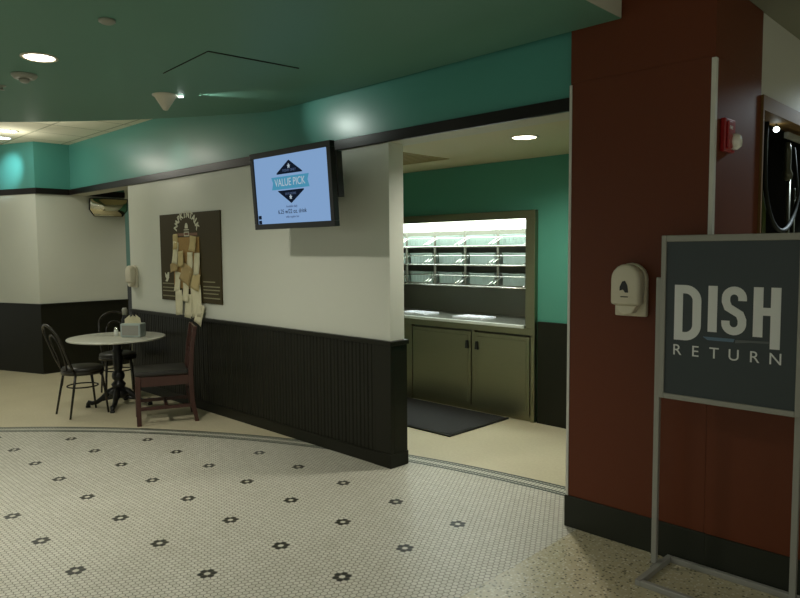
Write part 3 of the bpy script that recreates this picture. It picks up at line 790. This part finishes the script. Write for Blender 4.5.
# H
mb.box(S_(-1.045), S_(-1.003), y0, y1, 1.280, 1.515).box(S_(-.970), S_(-.928), y0, y1, 1.228, 1.515).box(S_(-1.003), S_(-.970), y0, y1, 1.383, 1.42)
for i, ch in enumerate('RETURN'):
    add_text(mb, ch, .078, S_(-1.402 + i * .0915), y1 - .0008, 1.181, extrude=.0008)
mb.build('lettering', M_letter, pn)
MB().prism([(S_(-1.275), 1.262), (S_(-1.125), 1.262), (S_(-1.13), 1.246), (S_(-1.25), 1.246)], y0, y1).build('knife_graphic', M_letterb, pn)
MB().prism([(S_(-1.122), 1.258), (S_(-.975), 1.262), (S_(-.975), 1.252), (S_(-1.06), 1.250), (S_(-1.122), 1.242)], y0, y1).build('fork_graphic', M_letterg, pn)

# ------------------------------------------------------------------ bistro table
TX, TY, TZ = -7.43, 3.09, .775
t = thing('bistro_table', 'round pale bistro table on a black cast iron pedestal', 'table', (TX, TY, 0), math.radians(55))
MB().lathe([(0, TZ - .028), (.47, TZ - .028), (.505, TZ - .022), (.51, TZ - .012), (.505, TZ - .003), (.49, TZ), (0, TZ)], n=64).build('tabletop', M_marble, t)
prof = [(.0, .10), (.055, .10), (.075, .12), (.085, .16), (.06, .19), (.04, .205), (.055, .225), (.062, .25), (.045, .275), (.035, .29), (.05, .31), (.055, .34), (.05, .37), (.033, .40), (.038, .42), (.042, .56), (.036, .60), (.048, .62), (.034, .64), (.034, .70), (.06, .72), (.12, .735), (.12, TZ - .028), (0, TZ - .028)]
MB().lathe([(r_ * 1.25 if z_ < .72 else r_, z_) for r_, z_ in prof], n=20).build('pedestal', M_iron, t)
for k in range(4):
    a = PI / 2 * k; c_, s_ = math.cos(a), math.sin(a)
    P = [(.04, .19), (.10, .165), (.17, .10), (.23, .055), (.28, .045), (.315, .055), (.325, .035), (.33, .018)]
    mb = MB(); mb.tube([(c_ * r_, s_ * r_, z_) for r_, z_ in P], [.036, .034, .028, .024, .024, .026, .022, .018], 10)
    mb.tube([(c_ * r_, s_ * r_, z_) for r_, z_ in [(.05, .11), (.12, .09), (.18, .075), (.22, .05)]], [.02, .018, .014, .012], 8)
    mb.lathe([(.0, 0), (.026, 0), (.026, .02), (0, .02)], (c_ * .325, s_ * .325, 0), 14)
    mb.build('foot', M_iron, t)
zt_ = TZ
t = thing('napkin_dispenser', 'metal napkin dispenser with cream napkins sticking out, on the round table', 'napkin dispenser', (-7.29, 3.215, zt_), math.radians(38))
MB().box(-.115, .115, -.07, .07, 0, .150).build('case', M_wire, t, bevel=.012)
MB().box(-.095, .095, -.073, -.069, .02, .13).build('front_panel', M_alum, t, bevel=.004)
mb = MB()
for k in range(5):
    x_ = -.055 + k * .027; dz_ = .03
    mb.prism([(x_ - .03, .14), (x_ + .03, .14), (x_ + .028 + .01 * math.sin(k), .185 + .018 * math.sin(k * 2)), (x_ * .4, .235 + .008 * math.cos(k * 3)), (x_ - .03, .185 + .01 * math.cos(k))], -.022 + .01 * k, -.018 + .01 * k)
mb.build('napkins', M_napkin, t)
t = thing('salt_shaker', 'small white salt shaker left of the napkin dispenser', 'shaker', (-7.47, 3.10, zt_), 0)
MB().lathe([(0, 0), (.024, 0), (.024, .06), (.017, .075), (0, .075)], n=18).build('jar', M_salt, t)
MB().lathe([(.018, .072), (.019, .088), (.012, .1), (0, .102)], n=18).build('cap', M_chrome, t)
t = thing('sauce_bottle', 'dark glass bottle with a pale cap behind the napkin dispenser', 'bottle', (-7.58, 3.25, zt_))
MB().lathe([(0, 0), (.036, 0), (.036, .17), (.024, .20), (.024, .22), (0, .22)], n=18).build('body', M_black, t)
MB().lathe([(.026, .22), (.03, .28), (.02, .30), (0, .30)], n=18).build('cap', M_plastg, t)
o = MB().box(-.10, .10, -.06, .06, 0, .003).build('paper_slip', M_letterg if 0 else M_plastg, None, loc=(-7.63, 3.06, zt_)); o.rotation_euler = (0, 0, .7)
tag(o, 'pale grey paper slip lying left of the salt shaker', 'paper')

# ------------------------------------------------------------------ bentwood chairs
def bentwood(loc, rz, lab):
    """faces +Y in its own frame"""
    t = thing('bentwood_chair', lab, 'chair', loc, rz, 'black bentwood chairs at the round table')
    zs = .49
    MB().lathe([(0, zs - .02), (.19, zs - .02), (.205, zs - .005), (.20, zs + .012), (.15, zs + .026), (0, zs + .03)], n=36).build('seat', M_vinyl, t)
    MB().lathe([(.185, zs - .055), (.208, zs - .055), (.212, zs - .02), (.205, zs - .012), (.185, zs - .012)], n=36).build('seat_ring', M_bent, t)
    for s_ in (-1, 1):
        MB().tube([(s_ * .15, -.13, zs - .02), (s_ * .165, -.17, .25), (s_ * .18, -.215, .0)], [.014, .013, .011]).build('leg', M_bent, t)
        MB().tube([(s_ * .13, .14, zs - .02), (s_ * .145, .165, .25), (s_ * .155, .19, .0)], [.014, .013, .011]).build('leg', M_bent, t)
    # outer hoop of the back
    lean = lambda z: -.17 - (z - zs) * .34 - max(0, z - .8) * .1
    hoop = [(-.155, -.15, zs - .02), (-.17, lean(.60), .60), (-.175, lean(.75), .75)]
    hoop += [(-.175 * math.cos(a), lean(.83 + .14 * math.sin(a)), .83 + .14 * math.sin(a)) for a in [PI * i / 12 for i in range(13)]]
    hoop += [(.175, lean(.75), .75), (.17, lean(.60), .60), (.155, -.15, zs - .02)]
    MB().tube(hoop, .0135, 10).build('back_hoop', M_bent, t)
    inn = [(-.07, -.185, zs), (-.085, lean(.62), .62)]
    inn += [(-.10 * math.cos(a), lean(.74 + .12 * math.sin(a)), .74 + .12 * math.sin(a)) for a in [PI * i / 10 for i in range(11)]]
    inn += [(.085, lean(.62), .62), (.07, -.185, zs)]
    MB().tube(inn, .010, 8).build('back_loop', M_bent, t)
    R = .15
    MB().tube([(R * math.cos(a), R * math.sin(a) * 1.0 - .005, .30) for a in [2 * PI * i / 24 for i in range(24)]], .008, 8, closed=True).build('brace_ring', M_bent, t)
    for s_ in (-1, 1):
        for f_ in (-1, 1):
            MB().tube([(s_ * .15, f_ * .155, .30), (s_ * .145, f_ * .14, .40), (s_ * .10, f_ * .10, zs - .02)], .007).build('bracket', M_bent, t)
    return t
bentwood((-7.37, 2.69, 0), math.radians(2), 'black bentwood chair on the left of the round table, in full view')
bentwood((-8.05, 3.35, 0), math.radians(-108), 'black bentwood chair behind the round table, mostly hidden by it')

# ------------------------------------------------------------------ wooden chair (faces -Y in its own frame)
t = thing('wooden_chair', 'dark reddish wooden side chair with black seat against the wainscot', 'chair', (-6.49, 3.175, 0), math.radians(-23))
hw_, hd_ = .21, .265
for s_ in (-1, 1):
    MB().prism([(s_ * hw_ - .021, -hd_ - .022), (s_ * hw_ + .021, -hd_ - .022), (s_ * hw_ + .021, -hd_ + .022), (s_ * hw_ - .021, -hd_ + .022)], 0, .49, 'z').build('leg', M_wood, t, bevel=.004)
    sh = [(hd_ + .03, 0), (hd_ - .015, .22), (hd_ - .025, .50), (hd_ + .0, .75), (hd_ + .035, .96), (hd_ + .072, .96), (hd_ + .04, .75), (hd_ + .022, .50), (hd_ + .03, .22), (hd_ + .07, 0)]
    sh = [(a - .035, b) for a, b in sh]
    MB().prism(sh, s_ * hw_ - .018, s_ * hw_ + .018, 'x').build('leg', M_wood, t, bevel=.004)
MB().box(-hw_ + .018, hw_ - .018, -hd_ - .01, -hd_ + .012, .395, .48).box(-hw_ + .018, hw_ - .018, hd_ - .045, hd_ - .02, .395, .48).box(-hw_ - .012, -hw_ + .012, -hd_ + .02, hd_ - .04, .385, .48).box(hw_ - .012, hw_ + .012, -hd_ + .02, hd_ - .04, .385, .48).build('seat_rail', M_wood, t, bevel=.003)
MB().box(-hw_ - .02, hw_ + .02, -hd_ - .03, hd_ - .055, .485, .535).build('seat', M_vinyl, t, bevel=.018)
for z_ in (.15,):
    for s_ in (-1, 1): MB().box(s_ * hw_ - .011, s_ * hw_ + .011, -hd_ + .02, hd_ - .03, z_, z_ + .035).build('stretcher', M_wood, t, bevel=.003)
MB().box(-hw_ + .012, hw_ - .012, -.02, .01, .155, .185).build('stretcher', M_wood, t, bevel=.003)
MB().box(-hw_ + .018, hw_ - .018, hd_ - .035, hd_ - .015, .24, .28).build('stretcher', M_wood, t, bevel=.003)
for (z0_, z1_, yy) in ((.66, .71, -.022), (.87, .955, .012)):
    MB().box(-hw_ + .018, hw_ - .018, hd_ + yy, hd_ + yy + .02, z0_, z1_).build('back_rail', M_wood, t, bevel=.003)
for k in range(4):
    x_ = -.12 + .08 * k
    MB().box(x_ - .014, x_ + .014, hd_ - .005, hd_ + .007, .70, .88, rot=Matrix.Rotation(-.12, 3, 'X')).build('back_slat', M_wood, t)

# ------------------------------------------------------------------ world, camera, view
w = bpy.data.worlds.new('world'); S.world = w; w.use_nodes = True
bg = w.node_tree.nodes['Background']; bg.inputs[0].default_value = (.88, .92, .80, 1); bg.inputs[1].default_value = .42

F = 677; P = math.radians(4.11); YAW = math.radians(44.575); ROLL = math.radians(-.43)
f = Vector((-math.sin(YAW) * math.cos(P), math.cos(YAW) * math.cos(P), -math.sin(P)))
r0 = Vector((math.cos(YAW), math.sin(YAW), 0)); u0 = r0.cross(f)
r = r0 * math.cos(ROLL) + u0 * math.sin(ROLL); uu = -r0 * math.sin(ROLL) + u0 * math.cos(ROLL)
cam = bpy.data.cameras.new('camera'); co = bpy.data.objects.new('camera', cam); COL.objects.link(co)
cam.sensor_fit = 'HORIZONTAL'; cam.sensor_width = 36; cam.lens = F * 36 / 800
cam.clip_start = .02
co.matrix_world = Matrix(((r.x, uu.x, -f.x, 0), (r.y, uu.y, -f.y, 0), (r.z, uu.z, -f.z, 1.7), (0, 0, 0, 1)))
S.camera = co
S.view_settings.view_transform = 'Standard'; S.view_settings.look = 'None'; S.view_settings.gamma = 1
S.view_settings.use_curve_mapping = False
S.view_settings.exposure = 0
